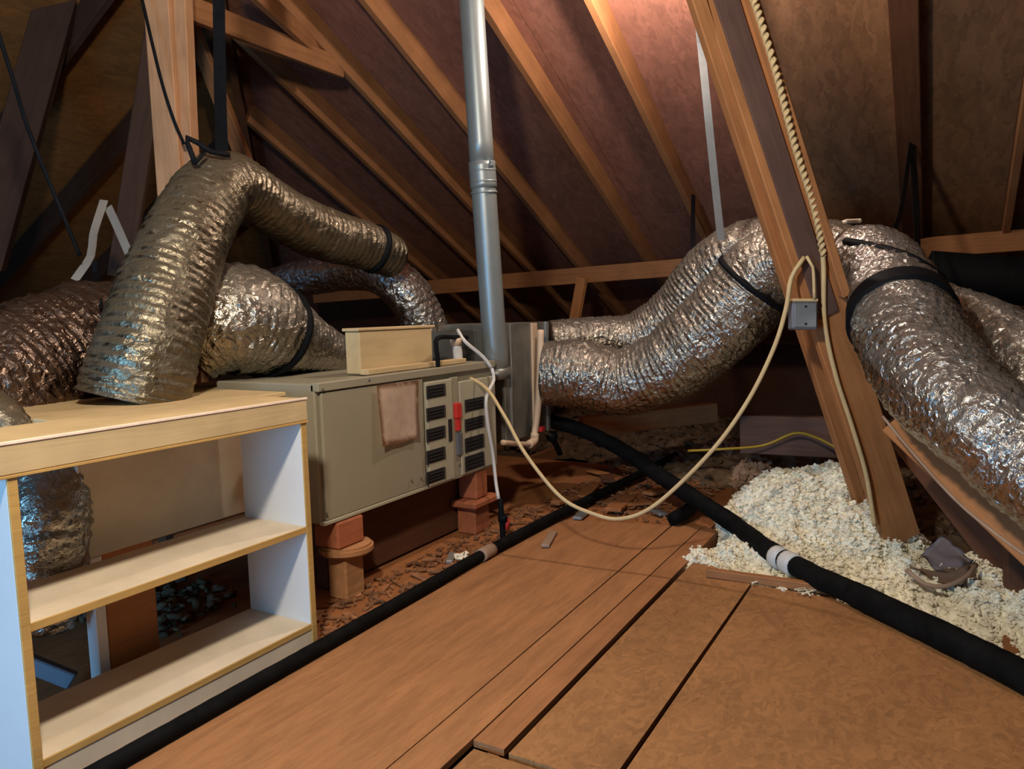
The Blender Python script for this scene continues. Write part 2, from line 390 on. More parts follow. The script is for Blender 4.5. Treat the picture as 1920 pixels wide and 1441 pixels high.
Lp = spline([(P(*p), .01) for p in cab[:6]], .004)
for ph in (0, math.pi):
    hel = [(Vector(q[:3]) - fw*.006 + rt*math.cos(i*.5+ph)*.0085 - fw*math.sin(i*.5+ph)*.0085, .0058) for i, q in enumerate(Lp)]
    sweep('rope_strand', hel, m_cable, o, 6, .02)

# grey strap beside the strut
def strap(name, pts, w_, m, label, cat='strap', parent=None, th=.003, group=None):
    """thin band through points, its width facing the room"""
    s = spline([(Vector(p), 0) for p in pts], .04); bm = bmesh.new(); rows = []; org = Vector(s[0][:3])
    for i, q in enumerate(s):
        c = Vector(q[:3]); t_ = (Vector(s[min(i+1, len(s)-1)][:3])-Vector(s[max(i-1, 0)][:3])).normalized()
        a = t_.cross(fw).normalized(); n = a.cross(t_).normalized()
        rows.append([bm.verts.new(c-org+a*w_/2*x+n*th/2*y) for x, y in ((-1, -1), (1, -1), (1, 1), (-1, 1))])
    for a, b in zip(rows, rows[1:]):
        for k in range(4): bm.faces.new((a[k], a[(k+1) % 4], b[(k+1) % 4], b[k]))
    bm.faces.new(rows[0][::-1]); bm.faces.new(rows[-1])
    o = mesh(name, bm, m, parent, mw=Matrix.Translation(org))
    if label: tag(o, label, cat, group)
    return o
strap('hanger_strap', [PP(1306, 5, (.49, 0, 1), 4.49), P(1314, 80, 3.8), P(1326, 200, 3.8), P(1338, 320, 3.85), P(1352, 450, 3.9)], .04, m_galv, 'grey metal hanger strap from roof to foil duct left of the strut')
strap('hanger_strap', [PP(1300, 365, (.49, 0, 1), 4.47), P(1299, 440, 4.5), P(1300, 505, 4.35)], .03, m_black, 'thin black strap hanging just left of the grey metal strap')
strap('hanger_strap', [PP(1708, 270, (.49, 0, 1), 4.47), P(1690, 390, 3.6), P(1672, 440, 3.3)], .025, m_black, 'left leg of black strap under the right-hand rafter')
strap('hanger_strap', [PP(1711, 270, (.49, 0, 1), 4.47), P(1718, 400, 3.7), P(1720, 470, 3.3)], .04, m_black, 'straight black strap hanging under the right-hand rafter')

# ------------------------------------------------------------------ flue
def Q(px, py, y): return PP(px, py, (0, 1, 0), y)
t = thing('flue_pipe', Q(932, 700, 2.05), 'tall round light grey metal flue pipe rising from the furnace through roof', 'pipe')
a, b = Q(932, 708, 2.05), Q(904, 312, 2.05); c = Q(884, 0, 2.05); c2 = c+(c-b)*.35
r1 = .064
sweep('base_collar', [(a, r1*1.18), (a+(b-a)*.05, r1*1.15)], m_galvd, t, 36, .02)
sweep('lower_section', [(a, r1), (b, r1)], m_flue, t, 36, .1)
sweep('upper_section', [(b, r1*.98), (c, r1*.95), (c2, r1*.95)], m_flue, t, 36, .1)
sweep('joint_collar', [(b+(a-b)*.10, r1*1.07), (b-(a-b)*.02, r1*1.07)], m_flue, t, 36, .02)
for k in (.0, .05, .1):
    sweep('bead', [(b+(a-b)*(k-.004+.02), r1*1.09), (b+(a-b)*(k+.004+.02), r1*1.09)], m_flue, t, 36, .004)
bm = bmesh.new(); cube(bm, (0, 0, 0), (.025, .02, .03), None, .004); mesh('clip', bm, m_flue, t, mw=Matrix.Translation(b+rt*r1*.75-fw*.05))

# ------------------------------------------------------------------ furnace
FY = 2.0; fx0, fx1 = 1.985, 3.24; fz0, fz1 = .325, .86
t = thing('furnace', (2.6, 2.3, fz0), 'horizontal tan metal furnace with louvred service doors beside the white shelf', 'furnace')
box('cabinet', (fx0, fx1), (FY+.012, 2.56), (fz0, fz1), m_cab, t, .006)
d1 = box('door_panel', (fx0+.02, 2.63), (FY-.004, FY+.012), (fz0+.012, fz1-.035), m_cab, t, .004)
box('top_flange', (fx0, fx1), (FY-.01, FY+.03), (fz1-.03, fz1+.004), m_cab, t, .003)
box('bottom_flange', (fx0, fx1), (FY-.006, FY+.02), (fz0-.004, fz0+.012), m_cabp, t, .003)
d2 = box('louvre_panel', (2.645, 2.845), (FY-.012, FY+.012), (fz0+.005, fz1-.055), m_cabp, t, .004)
d3 = box('louvre_panel', (2.905, fx1-.01), (FY-.012, FY+.012), (fz0+.005, fz1-.075), m_cabp, t, .004)
box('centre_rail', (2.85, 2.90), (FY-.008, FY+.012), (fz0+.005, fz1-.05), m_cab, t, .003)
def vent(px0, px1, py0, py1, par):
    a = Q(px0, py0, FY-.012); b = Q(px1, py1, FY-.012); c_ = Q((px0+px1)/2, py1+1, FY-.012); d_v = Q((px0+px1)/2, py0+1, FY-.012)
    x0, x1_ = a.x, b.x; zt, zb = d_v.z, c_.z
    v = box('vent', (x0, x1_), (FY-.0145, FY-.010), (zb, zt), m_slot, par, .001)
    bm = bmesh.new(); n = 3
    R = Matrix.Rotation(.25, 3, 'X')
    for k in range(n): cube(bm, (0, 0, (k-1)*(zt-zb)/4), ((x1_-x0)*.8, .004, .003), R)
    for s_ in (-1, 1): cube(bm, (s_*(x1_-x0)/2, 0, 0), (.003, .004, zt-zb))
    mesh('louvre', bm, m_slot2, v, mw=Matrix.Translation(((x0+x1_)/2, FY-.018, (zb+zt)/2)))
for y0, y1 in ((720, 744), (761, 785), (800, 824), (840, 865), (879, 902)): vent(799, 833, y0, y1, d2)
for y0, y1 in ((745, 768), (781, 804), (816, 843), (850, 878)): vent(871, 906, y0, y1, d3)
def fbox(name, px0, py0, px1, py1, th, m, par):
    a = Q(px0, py0, FY-.012); b = Q(px1, py1, FY-.012)
    return box(name, (a.x, b.x), (FY-.012-th, FY-.006), (b.z, a.z), m, par, .002)
fbox('red_switch', 851, 756, 861, 782, .016, m_red2, t); fbox('red_switch', 854, 784, 861, 806, .012, m_red2, t)
fbox('latch_slot', 840, 786, 848, 826, .004, m_slot, t); fbox('gas_cock', 856, 812, 866, 850, .008, m_gray, t)
for px, py in ((603, 730), (610, 962), (770, 900), (690, 712), (788, 896), (860, 870)):
    q = Q(px, py, FY-.006); bm = bmesh.new(); bmesh.ops.create_cone(bm, cap_ends=True, segments=8, radius1=.005, radius2=.004, depth=.006)
    mesh('screw', bm, m_galvd, t, mw=Matrix.Translation((q.x, FY-.012, q.z)) @ Matrix.Rotation(math.pi/2, 4, 'X'))
# hanging paper
bm = bmesh.new(); cs = [Q(706, 722, FY-.016), Q(786, 712, FY-.016), Q(784, 822, FY-.016), Q(713, 837, FY-.016)]; n = 10; g = []
org = cs[0].copy()
for i in range(n+1):
    row = []
    for j in range(n+1):
        u_, v_ = i/n, j/n
        p = cs[0].lerp(cs[1], u_).lerp(cs[3].lerp(cs[2], u_), v_)
        p = p + Vector((0, -.006*math.sin(u_*4+v_*2)-.008*v_*v_, 0)) + Vector((0, 0, .004*math.sin(u_*9)*v_))
        row.append(bm.verts.new(p-org))
    g.append(row)
for i in range(n):
    for j in range(n): bm.faces.new((g[i][j], g[i+1][j], g[i+1][j+1], g[i][j+1]))
bmesh.ops.solidify(bm, geom=bm.faces[:], thickness=.001)
tag(mesh('paper_tag', bm, m_paper, None, True, Matrix.Translation(org)), 'curled pinkish paper tag taped on the furnace door', 'paper')

# tan box on furnace
t = thing('duct_board_box', (2.55, 2.2, fz1), 'tan duct-board box sitting on top of the furnace', 'box')
box('box_body', (2.33, 2.84), (2.09, 2.17), (fz1+.004, 1.045), m_card, t, .006)
box('lid', (2.32, 2.86), (2.085, 2.175), (1.045, 1.058), m_card, t, .003)
box('base_lip', (2.32, 3.05), (2.04, 2.085), (fz1+.004, fz1+.028), m_card, t, .003)
t = thing('control_tube', Q(860, 690, 2.1), 'white plastic condensate trap upright behind the black bent conduit', 'tube')
sweep('tube_body', [(Q(860, 694, 2.08), .022), (Q(858, 660, 2.08), .024), (Q(855, 645, 2.08), .02)], m_whitep, t, 14, .02)
sweep('cap', [(Q(855, 646, 2.08), .028), (Q(854, 634, 2.08), .028)], m_pvc, t, 14, .02)
tag(tube('conduit', [Q(822, 700, 2.02), Q(820, 668, 2.02), Q(817, 640, 2.02), Q(826, 632, 2.03), Q(850, 632, 2.06), Q(875, 632, 2.12)], .011, m_black, seg=10), 'black bent conduit hooking over the tan box on the furnace', 'conduit')
tag(tube('cable', [Q(858, 618, 2.1), Q(872, 640, 2.05), Q(905, 668, 2.0), Q(922, 690, 1.97)], .009, m_whitep, seg=8), 'short white cable sloping down behind the flue base', 'cable')
tag(tube('hose', [Q(922, 690, 1.97), Q(926, 712, 1.96), Q(912, 745, 1.95), Q(914, 790, 1.95), Q(924, 850, 1.95), Q(930, 905, 1.93), Q(935, 935, 1.9)], .009, m_whitep, seg=8), 'thin white hose hanging at the right end of the furnace', 'hose')

# coil plenum
px0, px1 = 3.26, 3.90; pz0, pz1 = .40, 1.05
t = thing('coil_plenum', (3.5, 2.3, pz0), 'dull dark metal coil box joining the furnace to the right ducts', 'duct')
box('plenum_body', (px0+.14, px1), (2.03, 2.6), (pz0, pz1), m_galvd, t, .006)
box('transition', (3.24, px0+.14), (2.20, 2.58), (pz0+.02, pz1-.03), m_galvd, t, .006)
box('tape_seam', (3.70, 3.76), (2.018, 2.032), (pz0+.05, pz1-.005), m_pvc, t, .002)
box('corner_flange', (px1-.03, px1+.006), (2.02, 2.6), (pz0, pz1), m_galv, t, .003)
box('seam_rib', (3.45, 3.465), (2.02, 2.032), (pz0, pz1), m_galv, t, .002)
t = thing('drain_pipe', Q(1000, 820, 1.96), 'cream plastic drain pipe with elbow beside the dark metal plenum', 'pipe')
tube('riser', [Q(1014, 618, 1.98), Q(1012, 700, 1.98), Q(1008, 770, 1.98), Q(1001, 822, 1.98)], .019, m_pvc, t, 14)
tube('side_arm', [Q(1002, 832, 1.98), Q(975, 832, 1.98), Q(942, 829, 1.98)], .014, m_pvc, t, 14)
tube('elbow', [Q(1003, 812, 1.98), Q(1001, 826, 1.98), Q(992, 833, 1.98)], .024, m_pvc, t, 14, .01)
t = thing('gas_valve', Q(1025, 800, 2.0), 'small red-handled valve cluster low at the plenum corner', 'valve')
bm = bmesh.new(); bmesh.ops.create_uvsphere(bm, u_segments=14, v_segments=8, radius=.035); mesh('valve_body', bm, m_black, t, True, Matrix.Translation(Q(1035, 818, 2.0)))
bm = bmesh.new(); cube(bm, (0, 0, 0), (.05, .02, .03), None, .005); mesh('red_handle', bm, m_red2, t, mw=Matrix.Translation(Q(1016, 804, 1.96)))
tube('valve_stem', [Q(1035, 818, 2.0), Q(1016, 804, 1.965)], .008, m_galv, t, 8)
tube('valve_stub', [Q(1035, 818, 2.0), Q(1050, 850, 2.0)], .018, m_black, t, 10)

# timbers and blocks under the furnace
tag(beam('support_beam', (2.12, 2.16, .14), (3.30, 2.16, .14), .07, .26, m_dark), 'dark wooden support beam lying under the furnace', 'beam')
t = thing('wood_block_stack', (2.1, 2.0, 0), 'stack of rough wooden blocks propping the front left furnace corner', 'blocks')
q = lambda px, py: Q(px, py, 2.0)
box('column_block', (2.075, 2.185), (1.985, 2.08), (-.002, .172), m_blockw, t, .008)
bm = bmesh.new(); bmesh.ops.create_cone(bm, cap_ends=True, segments=24, radius1=.108, radius2=.108, depth=.038)
bmesh.ops.bevel(bm, geom=[e for e in bm.edges if abs(e.verts[0].co.z-e.verts[1].co.z) < .001], offset=.01, segments=2, affect='EDGES')
mesh('round_slab', bm, m_blockw, t, mw=Matrix.Translation((2.145, 2.04, .190)))
box('top_block', (2.05, 2.20), (1.99, 2.12), (.209, .318), m_red, t, .008)
box('foot_board', (1.97, 2.24), (1.93, 2.16), (-.002, .018), m_rough, t, .003) if 0 else None
t = thing('wood_block_stack', (3.1, 2.0, 0), 'smaller reddish block stack under the right end of the furnace', 'blocks')
box('column_block', (3.02, 3.16), (2.0, 2.11), (-.002, .14), m_red, t, .008)
box('slab', (2.98, 3.22), (1.97, 2.12), (.14, .175), m_red, t, .008)
box('top_block', (3.04, 3.15), (2.0, 2.11), (.175, .32), m_red, t, .008)
t = thing('drip_leg', Q(940, 1030, 1.84), 'black gas pipe drip leg with red cap standing near the floor', 'pipe')
tube('pipe_stub', [Q(945, 1036, 1.84), Q(942, 990, 1.84), Q(938, 935, 1.86)], .014, m_black, t, 10)
tube('red_cap', [Q(950, 992, 1.83), Q(950, 972, 1.83)], .014, m_red2, t, 10)
tube('collar', [Q(943, 976, 1.84), Q(942, 966, 1.84)], .024, m_black, t, 12, .01)

# ------------------------------------------------------------------ return plenum behind shelf
t = thing('return_plenum', (1.6, 2.5, .0), 'tan boxed return plenum behind the white shelf carrying the foil ducts', 'duct')
box('plenum_body', (1.18, 1.93), (2.14, 2.86), (.42, .815), m_board, t, .004)
box('top_panel', (1.14, 1.95), (2.12, 2.88), (.815, .832), m_card, t, .003)
box('side_flange', (1.172, 1.18), (2.14, 2.86), (.42, .81), m_white, t, .001)
box('leg', (1.19, 1.225), (2.14, 2.19), (-.002, .42), m_white, t, .003)
box('leg_board', (1.235, 1.40), (2.16, 2.19), (-.002, .42), m_strut, t, .003)
box('leg', (1.86, 1.90), (2.2, 2.25), (-.002, .42), m_dark, t, .003)
box('leg', (1.86, 1.90), (2.78, 2.83), (-.002, .42), m_dark, t, .003)
box('leg', (1.20, 1.24), (2.78, 2.83), (-.002, .42), m_dark, t, .003)
tag(beam('furring_strip', (1.97, 2.3, .845), (1.97, 2.86, .845), .03, .03, m_card), 'thin wooden strip between plenum top and furnace', 'strip') if 0 else None
box('top_extension', (1.95, 2.62), (2.57, 2.86), (.80, .832), m_card, t, .003)
# things seen through the shelf
tag(beam('scrap_board', (.93, 2.5, .25), (1.17, 2.25, .03), .03, .05, m_gray), 'grey scrap strip leaning on the floor behind the lower shelf', 'board')
bm = bmesh.new(); chunks(bm, 160, lambda: (random.uniform(1.45, 1.85), random.uniform(2.3, 2.75), random.uniform(0, .07)), .008, .028, .6)
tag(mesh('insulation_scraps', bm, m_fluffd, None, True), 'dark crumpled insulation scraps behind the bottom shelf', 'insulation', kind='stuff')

# ------------------------------------------------------------------ white shelf unit
sx0, sx1, sy0, sy1, sz = .832, 1.735, 1.80, 2.10, .845
t = thing('bookcase', (1.28, 1.95, 0), 'white open bookcase with yellow wood front edges at lower left', 'shelf')
def edged(name, x, y, z, m, edge='v'):
    o = box(name, x, (y[0]+.006, y[1]), z, m, t, .001)
    e = box('edge_strip', x, (y[0], y[0]+.006), z, m_edge, o, .001); return o
edged('side_panel', (sx0, sx0+.022), (sy0, sy1), (0, sz-.078), m_white)
edged('side_panel', (sx1-.022, sx1), (sy0, sy1), (0, sz-.078), m_white)
box('top_board', (sx0-.06, sx1+.004), (sy0+.002, sy1), (sz-.02, sz-.002), m_card, t, .002)
box('side_cheek', (sx0, sx0+.022), (sy0+.02, sy1), (sz-.078, sz-.02), m_white, t, .001)
box('side_cheek', (sx1-.022, sx1), (sy0+.02, sy1), (sz-.078, sz-.02), m_white, t, .001)
fr = box('front_rail', (sx0-.06, sx1+.004), (sy0-.004, sy0+.018), (sz-.075, sz-.002), m_card, t, .003)
box('edge_strip', (sx0-.06, sx1+.004), (sy0-.0055, sy0+.016), (sz-.082, sz-.075), m_edge, fr, .001)
box('edge_strip', (sx0-.06, sx1+.004), (sy0-.007, sy0+.004), (sz-.006, sz+.001), m_paper, fr, .001)  # pale strip painting the highlight along the rail's top edge
edged('shelf_board', (sx0+.022, sx1-.022), (sy0+.002, sy1), (.398, .418), m_board)
edged('shelf_board', (sx0+.022, sx1-.022), (sy0+.002, sy1), (.066, .085), m_board)
box('kick_board', (sx0+.022, sx1-.022), (sy0+.005, sy0+.022), (0, .066), m_board, t, .001)
box('back_rail', (sx0+.022, sx1-.022), (sy1-.012, sy1), (sz-.10, sz-.02), m_white, t, .001)

# ------------------------------------------------------------------ ducts
def duct(pp, m, label, seed, rib=.034, wr=.045, seg=56, pitch=.032, name='flexible_duct', step=.0085):
    pts = [(P(x, y, D), r*D/F) for x, y, D, r in pp]
    o = sweep(name, pts, m, None, seg, step, rib, pitch, wr, True, seed)
    tag(o, label, 'duct'); o['_'] = 0; del o['_']; return o
def band(o, pp, m=m_black, k=1.05, name='strap_band'):
    sweep(name, [(P(x, y, D), r*D/F*k) for x, y, D, r in pp], m, o, 40, .01, cap=True)
# left group
o = duct([(250, 752, 2.60, 98), (276, 660, 2.62, 93), (312, 545, 2.70, 84), (356, 435, 2.80, 74), (398, 365, 2.92, 68), (432, 346, 3.02, 60), (475, 368, 3.15, 54), (530, 402, 3.3, 51), (600, 436, 3.5, 49), (690, 462, 3.75, 44), (735, 482, 3.9, 40)], m_foild, 'big foil flexible duct rising from the plenum and bending over at its top', 1)
band(o, [(698, 465, 3.77, 44), (706, 468, 3.79, 44)])
o = duct([(350, 640, 3.0, 84), (410, 602, 3.02, 104), (465, 602, 3.1, 100), (512, 622, 3.2, 84), (560, 640, 3.35, 62), (620, 662, 3.5, 42), (670, 680, 3.62, 32), (700, 690, 3.7, 28)], m_foil, 'rounded silver foil duct bulging behind the tall duct and tapering right', 2, wr=.045)
band(o, [(502, 617, 3.17, 89), (509, 620, 3.195, 86)])
duct([(430, 560, 4.3, 30), (540, 528, 4.2, 33), (640, 508, 4.15, 36), (710, 510, 4.1, 40), (760, 545, 4.1, 42), (792, 600, 4.15, 42), (806, 650, 4.2, 42)], m_foils, 'slim silver duct with elbow dropping behind the furnace', 3, wr=.06)
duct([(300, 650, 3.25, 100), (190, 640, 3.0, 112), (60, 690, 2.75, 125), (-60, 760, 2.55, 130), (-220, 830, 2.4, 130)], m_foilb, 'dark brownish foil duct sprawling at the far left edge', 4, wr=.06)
duct([(140, 862, 2.3, 60), (110, 890, 2.2, 64), (96, 950, 2.13, 68), (90, 1050, 2.12, 66), (80, 1160, 2.16, 60)], m_foil, 'crinkled foil duct seen through the upper left of the bookcase', 5, wr=.08)
duct([(-70, 735, 2.2, 42), (-20, 775, 2.15, 44), (25, 812, 2.15, 40), (60, 850, 2.2, 36)], m_foild, 'short dusty foil duct stub lying behind the left end of the bookcase top', 6, wr=.06)
# right group
o = duct([(1030, 640, 4.55, 40), (1110, 636, 4.6, 42), (1195, 634, 4.6, 50), (1275, 590, 4.5, 60), (1335, 520, 4.35, 64), (1390, 475, 4.2, 58), (1450, 455, 4.1, 52), (1500, 450, 4.0, 50)], m_foil, 'upper silver foil duct sweeping up from plenum behind the strut', 7)
o = duct([(1022, 698, 4.25, 60), (1090, 702, 4.2, 64), (1165, 716, 4.15, 62), (1240, 690, 4.05, 66), (1310, 640, 3.95, 74), (1375, 580, 3.85, 78), (1430, 515, 3.75, 76), (1490, 480, 3.6, 66), (1560, 470, 3.35, 56), (1600, 478, 3.2, 50)], m_foil, 'lower silver foil duct curving up from plenum to the strut', 8, wr=.05)
band(o, [(1412, 536, 3.78, 79), (1418, 529, 3.77, 79)])
o = duct([(1590, 470, 3.1, 48), (1640, 490, 3.0, 66), (1672, 535, 2.85, 76), (1692, 600, 2.65, 90), (1724, 668, 2.5, 96), (1775, 735, 2.35, 98), (1850, 798, 2.2, 96), (1935, 865, 2.1, 104), (2060, 950, 1.95, 112), (2230, 1080, 1.85, 112), (2420, 1280, 1.8, 112)], m_foils, 'large bright foil duct dropping from the strut to the right edge', 9, wr=.045)
band(o, [(1686, 580, 2.71, 88), (1692, 602, 2.65, 93)], m_black)
duct([(1745, 560, 3.1, 40), (1800, 590, 3.0, 48), (1860, 620, 2.85, 58), (1925, 675, 2.65, 66), (2000, 760, 2.5, 70), (2090, 880, 2.4, 72), (2180, 1060, 2.35, 72)], m_foils, 'silver foil duct behind the large duct at the right edge', 10, wr=.07)
o = duct([(1740, 508, 4.3, 38), (1850, 520, 4.2, 42), (1960, 532, 4.1, 46)], m_black, 'dark dull round duct lying behind at the right edge', 11, rib=.004, wr=.006)
tag(tube('strap_rope', [P(1585, 452, 3.0), P(1640, 462, 2.85), P(1700, 480, 2.72), P(1745, 505, 2.68), P(1768, 525, 2.7)], .016, m_black, seg=8), 'thick black strap lying over the elbow of the large right duct', 'strap')
bm = bmesh.new(); cube(bm, (0, 0, 0), (.16, .07, .02), None, .006); mw = Matrix.Rotation(.4, 4, 'Z'); mw.translation = P(1590, 418, 3.3)
tag(mesh('foam_scrap', bm, m_fluff, None, mw=mw), 'small cream scrap resting on the duct right of the strut', 'scrap')
# left straps
strap('hanger_strap', [P(195, 375, 3.2), P(175, 440, 3.15), P(170, 480, 3.1), P(140, 525, 3.05)], .035, m_trim, 'left leg of the silver strap pair above the dark left duct')
strap('hanger_strap', [P(203, 388, 3.2), P(222, 430, 3.15), P(243, 478, 3.1)], .035, m_trim, 'right leg of the silver strap pair above the dark left duct')
strap('hanger_strap', [P(178, 490, 3.1), P(180, 530, 3.05), P(190, 575, 2.75)], .02, m_black, 'thin dark strap dropping onto the dark left duct')
strap('hanger_strap', [P(410, -30, 3.05), P(412, 140, 3.05), P(416, 290, 2.95)], .05, m_black, 'wide black strap hanging down to the top of the big left duct')
o = thing('hanger_hook', P(370, 290, 2.8), 'black wire hook looped around the top of the big left duct', 'hook')
tube('wire_loop', [P(366, 306, 2.75), P(358, 285, 2.75), P(350, 258, 2.76), P(372, 268, 2.78), P(395, 284, 2.8), P(430, 290, 2.85)], .01, m_black, o, 8)
tube('wire_tip', [P(366, 306, 2.75), P(385, 285, 2.78)], .006, m_black, o, 8)
# more timbers at left
o = thing('wooden_post', P(315, 340, 3.5), 'pair of upright pale wooden posts behind the big left duct', 'post')
pa, pb = P(284, -160, 3.35), P(322, 380, 3.45); dd = (pb-pa)
beam('post_board', pa, pb+dd*.75, .115, .04, m_post, o, side=face)
pa2, pb2 = P(330, -160, 3.42), P(352, 330, 3.5)
beam('post_board', pa2, pb2+(pb2-pa2)*.9, .085, .09, m_post, o, side=face)
tag(tube('cable', [P(262, -20, 3.28), P(285, 80, 3.29), P(305, 160, 3.31), P(326, 225, 3.33), P(345, 270, 3.35)], .007, m_black, seg=8), 'dark cable running diagonally down the pale left posts', 'cable')
tag(beam('collar_tie', P(335, 8, 3.6), PP(640, 128, (.49, 0, 1), 4.50), .04, .12, m_rafter), 'sloping wooden collar tie crossing behind the top of the left post', 'beam')
tag(beam('web_board', P(430, -60, 3.5), PP(600, 98, (.49, 0, 1), 4.50), .04, .10, m_rafter), 'short orange wooden web board above the collar tie', 'beam')
tag(beam('web_board', P(125, -60, 4.1), P(-30, 500, 4.1), .08, .19, m_vdark), 'broad dark wooden web board sloping down the far left edge', 'beam')
tag(beam('web_board', P(322, -110, 3.9), P(225, 520, 4.0), .05, .12, m_vdark), 'dark wooden web board just left of the pale posts', 'beam')
tag(beam('web_board', PP(340, 0, (.49, 0, 1), 4.49), P(470, 330, 4.2), .04, .10, m_rafter), 'narrow wooden web board between post and black strap', 'beam')
tag(tube('cable', [P(-10, 40, 2.7), P(25, 150, 2.8), P(60, 260, 2.9), P(150, 480, 3.0)], .008, m_black, seg=8), 'dark thin cable dangling at the far left edge', 'cable')

# ------------------------------------------------------------------ black pipes on the floor
t = thing('insulated_pipe', (1.5, 1.745, .027), 'slim black insulated pipe along the floor in front of the bookcase', 'pipe')
tube('pipe_run', [(.15, 1.735, .024), (1.0, 1.742, .024), (2.0, 1.752, .026), (2.6, 1.765, .026), (2.72, 1.765, .026)], .024, m_insul, t, 14, .03, rib=.03, pitch=.05, wr=.03)
tube('pipe_run', [(2.78, 1.765, .028), (3.4, 1.74, .035), (4.1, 1.70, .04), (4.8, 1.66, .05), (5.2, 1.65, .05)], .026, m_insul, t, 14, .03, rib=.03, pitch=.05, wr=.03)
tube('tape_joint', [(2.70, 1.765, .027), (2.80, 1.765, .027)], .030, m_kraft, t, 14, .02, wr=.05)
bp = [(1000, 778, 5.0, .05), (1080, 800, 4.9, .06), (1160, 838, 4.6, .06), (1230, 885, 4.2, .06), (1290, 925, 3.85, .055)]
t = thing('insulated_pipe', PP(1500, 1060, (0, 0, 1), .05), 'thick black insulated pipe running diagonally past the insulation pile', 'pipe')
zf = lambda x, y, z: PP(x, y, (0, 0, 1), z)
tube('pipe_run', [P(1005, 782, 4.6), P(1090, 806, 4.45), P(1165, 842, 4.25), P(1235, 890, 4.0), P(1300, 932, 3.75), zf(1380, 985, .06), zf(1440, 1030, .055), zf(1520, 1075, .05), zf(1600, 1112, .045)], .043, m_insul, t, 16, .025, rib=.03, pitch=.06, wr=.06)
tube('pipe_run', [zf(1600, 1112, .045), zf(1680, 1150, .045), zf(1760, 1188, .045), zf(1850, 1232, .045), zf(1960, 1290, .045), zf(2100, 1380, .045)], .046, m_insul, t, 16, .025, rib=.03, pitch=.06, wr=.05)
tube('pipe_branch', [zf(1305, 930, .07), zf(1292, 955, .05), zf(1262, 972, .04)], .035, m_insul, t, 12, .02, wr=.08)
sweep('white_wrap', [(zf(1455, 1042, .055), .047), (zf(1466, 1048, .055), .047)], m_whitep, t, 16, .01)
sweep('white_wrap', [(zf(1474, 1052, .055), .047), (zf(1490, 1060, .055), .048)], m_whitep, t, 16, .01)

# ------------------------------------------------------------------ insulation pile
def mound(name, blobs, n, smin, smax, m, label, base=-.12, cat='insulation'):
    bm = bmesh.new()
    def hgt(x, y):
        h = base
        for (cx, cy, rx, ry, hh) in blobs:
            q_ = ((x-cx)/rx)**2+((y-cy)/ry)**2
            if q_ < 1: h = max(h, base+(hh-base)*(1-q_)**.7)
        return h
    def hn(x, y):
        h = hgt(x, y)
        return h + (.045*noise.noise(Vector((x*13, y*13, 0))) + .028*noise.noise(Vector((x*34, y*34, 3))) + .012*noise.noise(Vector((x*80, y*80, 5))))*min(1, (h-base)*12)
    x0 = min(b[0]-b[2] for b in blobs); x1 = max(b[0]+b[2] for b in blobs); y0 = min(b[1]-b[3] for b in blobs); y1 = max(b[1]+b[3] for b in blobs)
    N_ = 110; g = {}
    for i in range(N_+1):
        for j in range(N_+1):
            x = x0+(x1-x0)*i/N_; y = y0+(y1-y0)*j/N_; h = hgt(x, y)
            if h > base: g[i, j] = bm.verts.new((x, y, hn(x, y)-.004))
    for (i, j) in list(g):
        if all(k in g for k in ((i+1, j), (i, j+1), (i+1, j+1))): bm.faces.new((g[i, j], g[i+1, j], g[i+1, j+1], g[i, j+1]))
    def rp():
        while True:
            b = random.choice(blobs); x = random.uniform(b[0]-b[2], b[0]+b[2]); y = random.uniform(b[1]-b[3], b[1]+b[3]); h = hgt(x, y)
            if h > base+.01: return (x, y, hn(x, y)+random.uniform(-.006, .007))
    chunks(bm, n, rp, smin, smax, .75)
    return tag(mesh(name, bm, m, None, False), label, cat, kind='stuff')
mound('insulation_pile', [(3.92, .62, .55, .42, .25), (3.75, .38, .5, .40, .17), (3.45, .55, .42, .36, .08), (3.98, .45, .4, .3, .29), (3.3, .12, .38, .3, .03)], 12000, .003, .012, m_fluff, 'heap of white loose fluffy insulation left of the strut foot', base=-.10)
mound('insulation_pile', [(3.12, .78, .22, .14, .0), (3.02, .5, .2, .17, .0), (3.2, .92, .2, .14, .01), (3.3, .75, .25, .2, .03)], 2500, .003, .009, m_fluff, 'thin spill of cream insulation between floor edge and thick black pipe', base=-.10)
mound('insulation_pile', [(3.15, -.20, .36, .24, .04), (2.88, -.36, .22, .20, .035), (3.4, -.1, .3, .22, .05)], 4500, .003, .010, m_fluff, 'low yellowish insulation spread right of the strut foot', base=-.10)
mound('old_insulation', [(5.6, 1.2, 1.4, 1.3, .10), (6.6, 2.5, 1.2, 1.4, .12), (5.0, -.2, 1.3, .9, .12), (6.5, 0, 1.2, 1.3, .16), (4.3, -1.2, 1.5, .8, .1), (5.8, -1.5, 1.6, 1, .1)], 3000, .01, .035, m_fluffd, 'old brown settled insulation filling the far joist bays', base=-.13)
mound('insulation_batt', [(4.9, 1.05, .45, .2, .10), (5.3, 1.35, .3, .2, .14)], 300, .01, .03, m_kraft, 'greyish insulation batt scraps beyond the thick black pipe')
# shreds hanging over the floor edge
bm = bmesh.new()
for i in range(26):
    u_ = random.random(); p = Vector((3.09-.12*u_, .86-.5*u_, .006)); q_ = p+Vector((random.uniform(-.12, .03), random.uniform(-.05, .05), random.uniform(0, .02)))
    c = (p+q_)/2; L = (q_-p).length; X = (q_-p).normalized(); Z = Vector((0, 0, 1)); Y = Z.cross(X).normalized(); Z = X.cross(Y)
    cube(bm, c, (L, random.uniform(.004, .01), .004), Matrix((X, Y, Z)).transposed())
tag(mesh('insulation_shreds', bm, m_fluff), 'cream fibre shreds hanging over the near floor edge', 'insulation', kind='stuff')
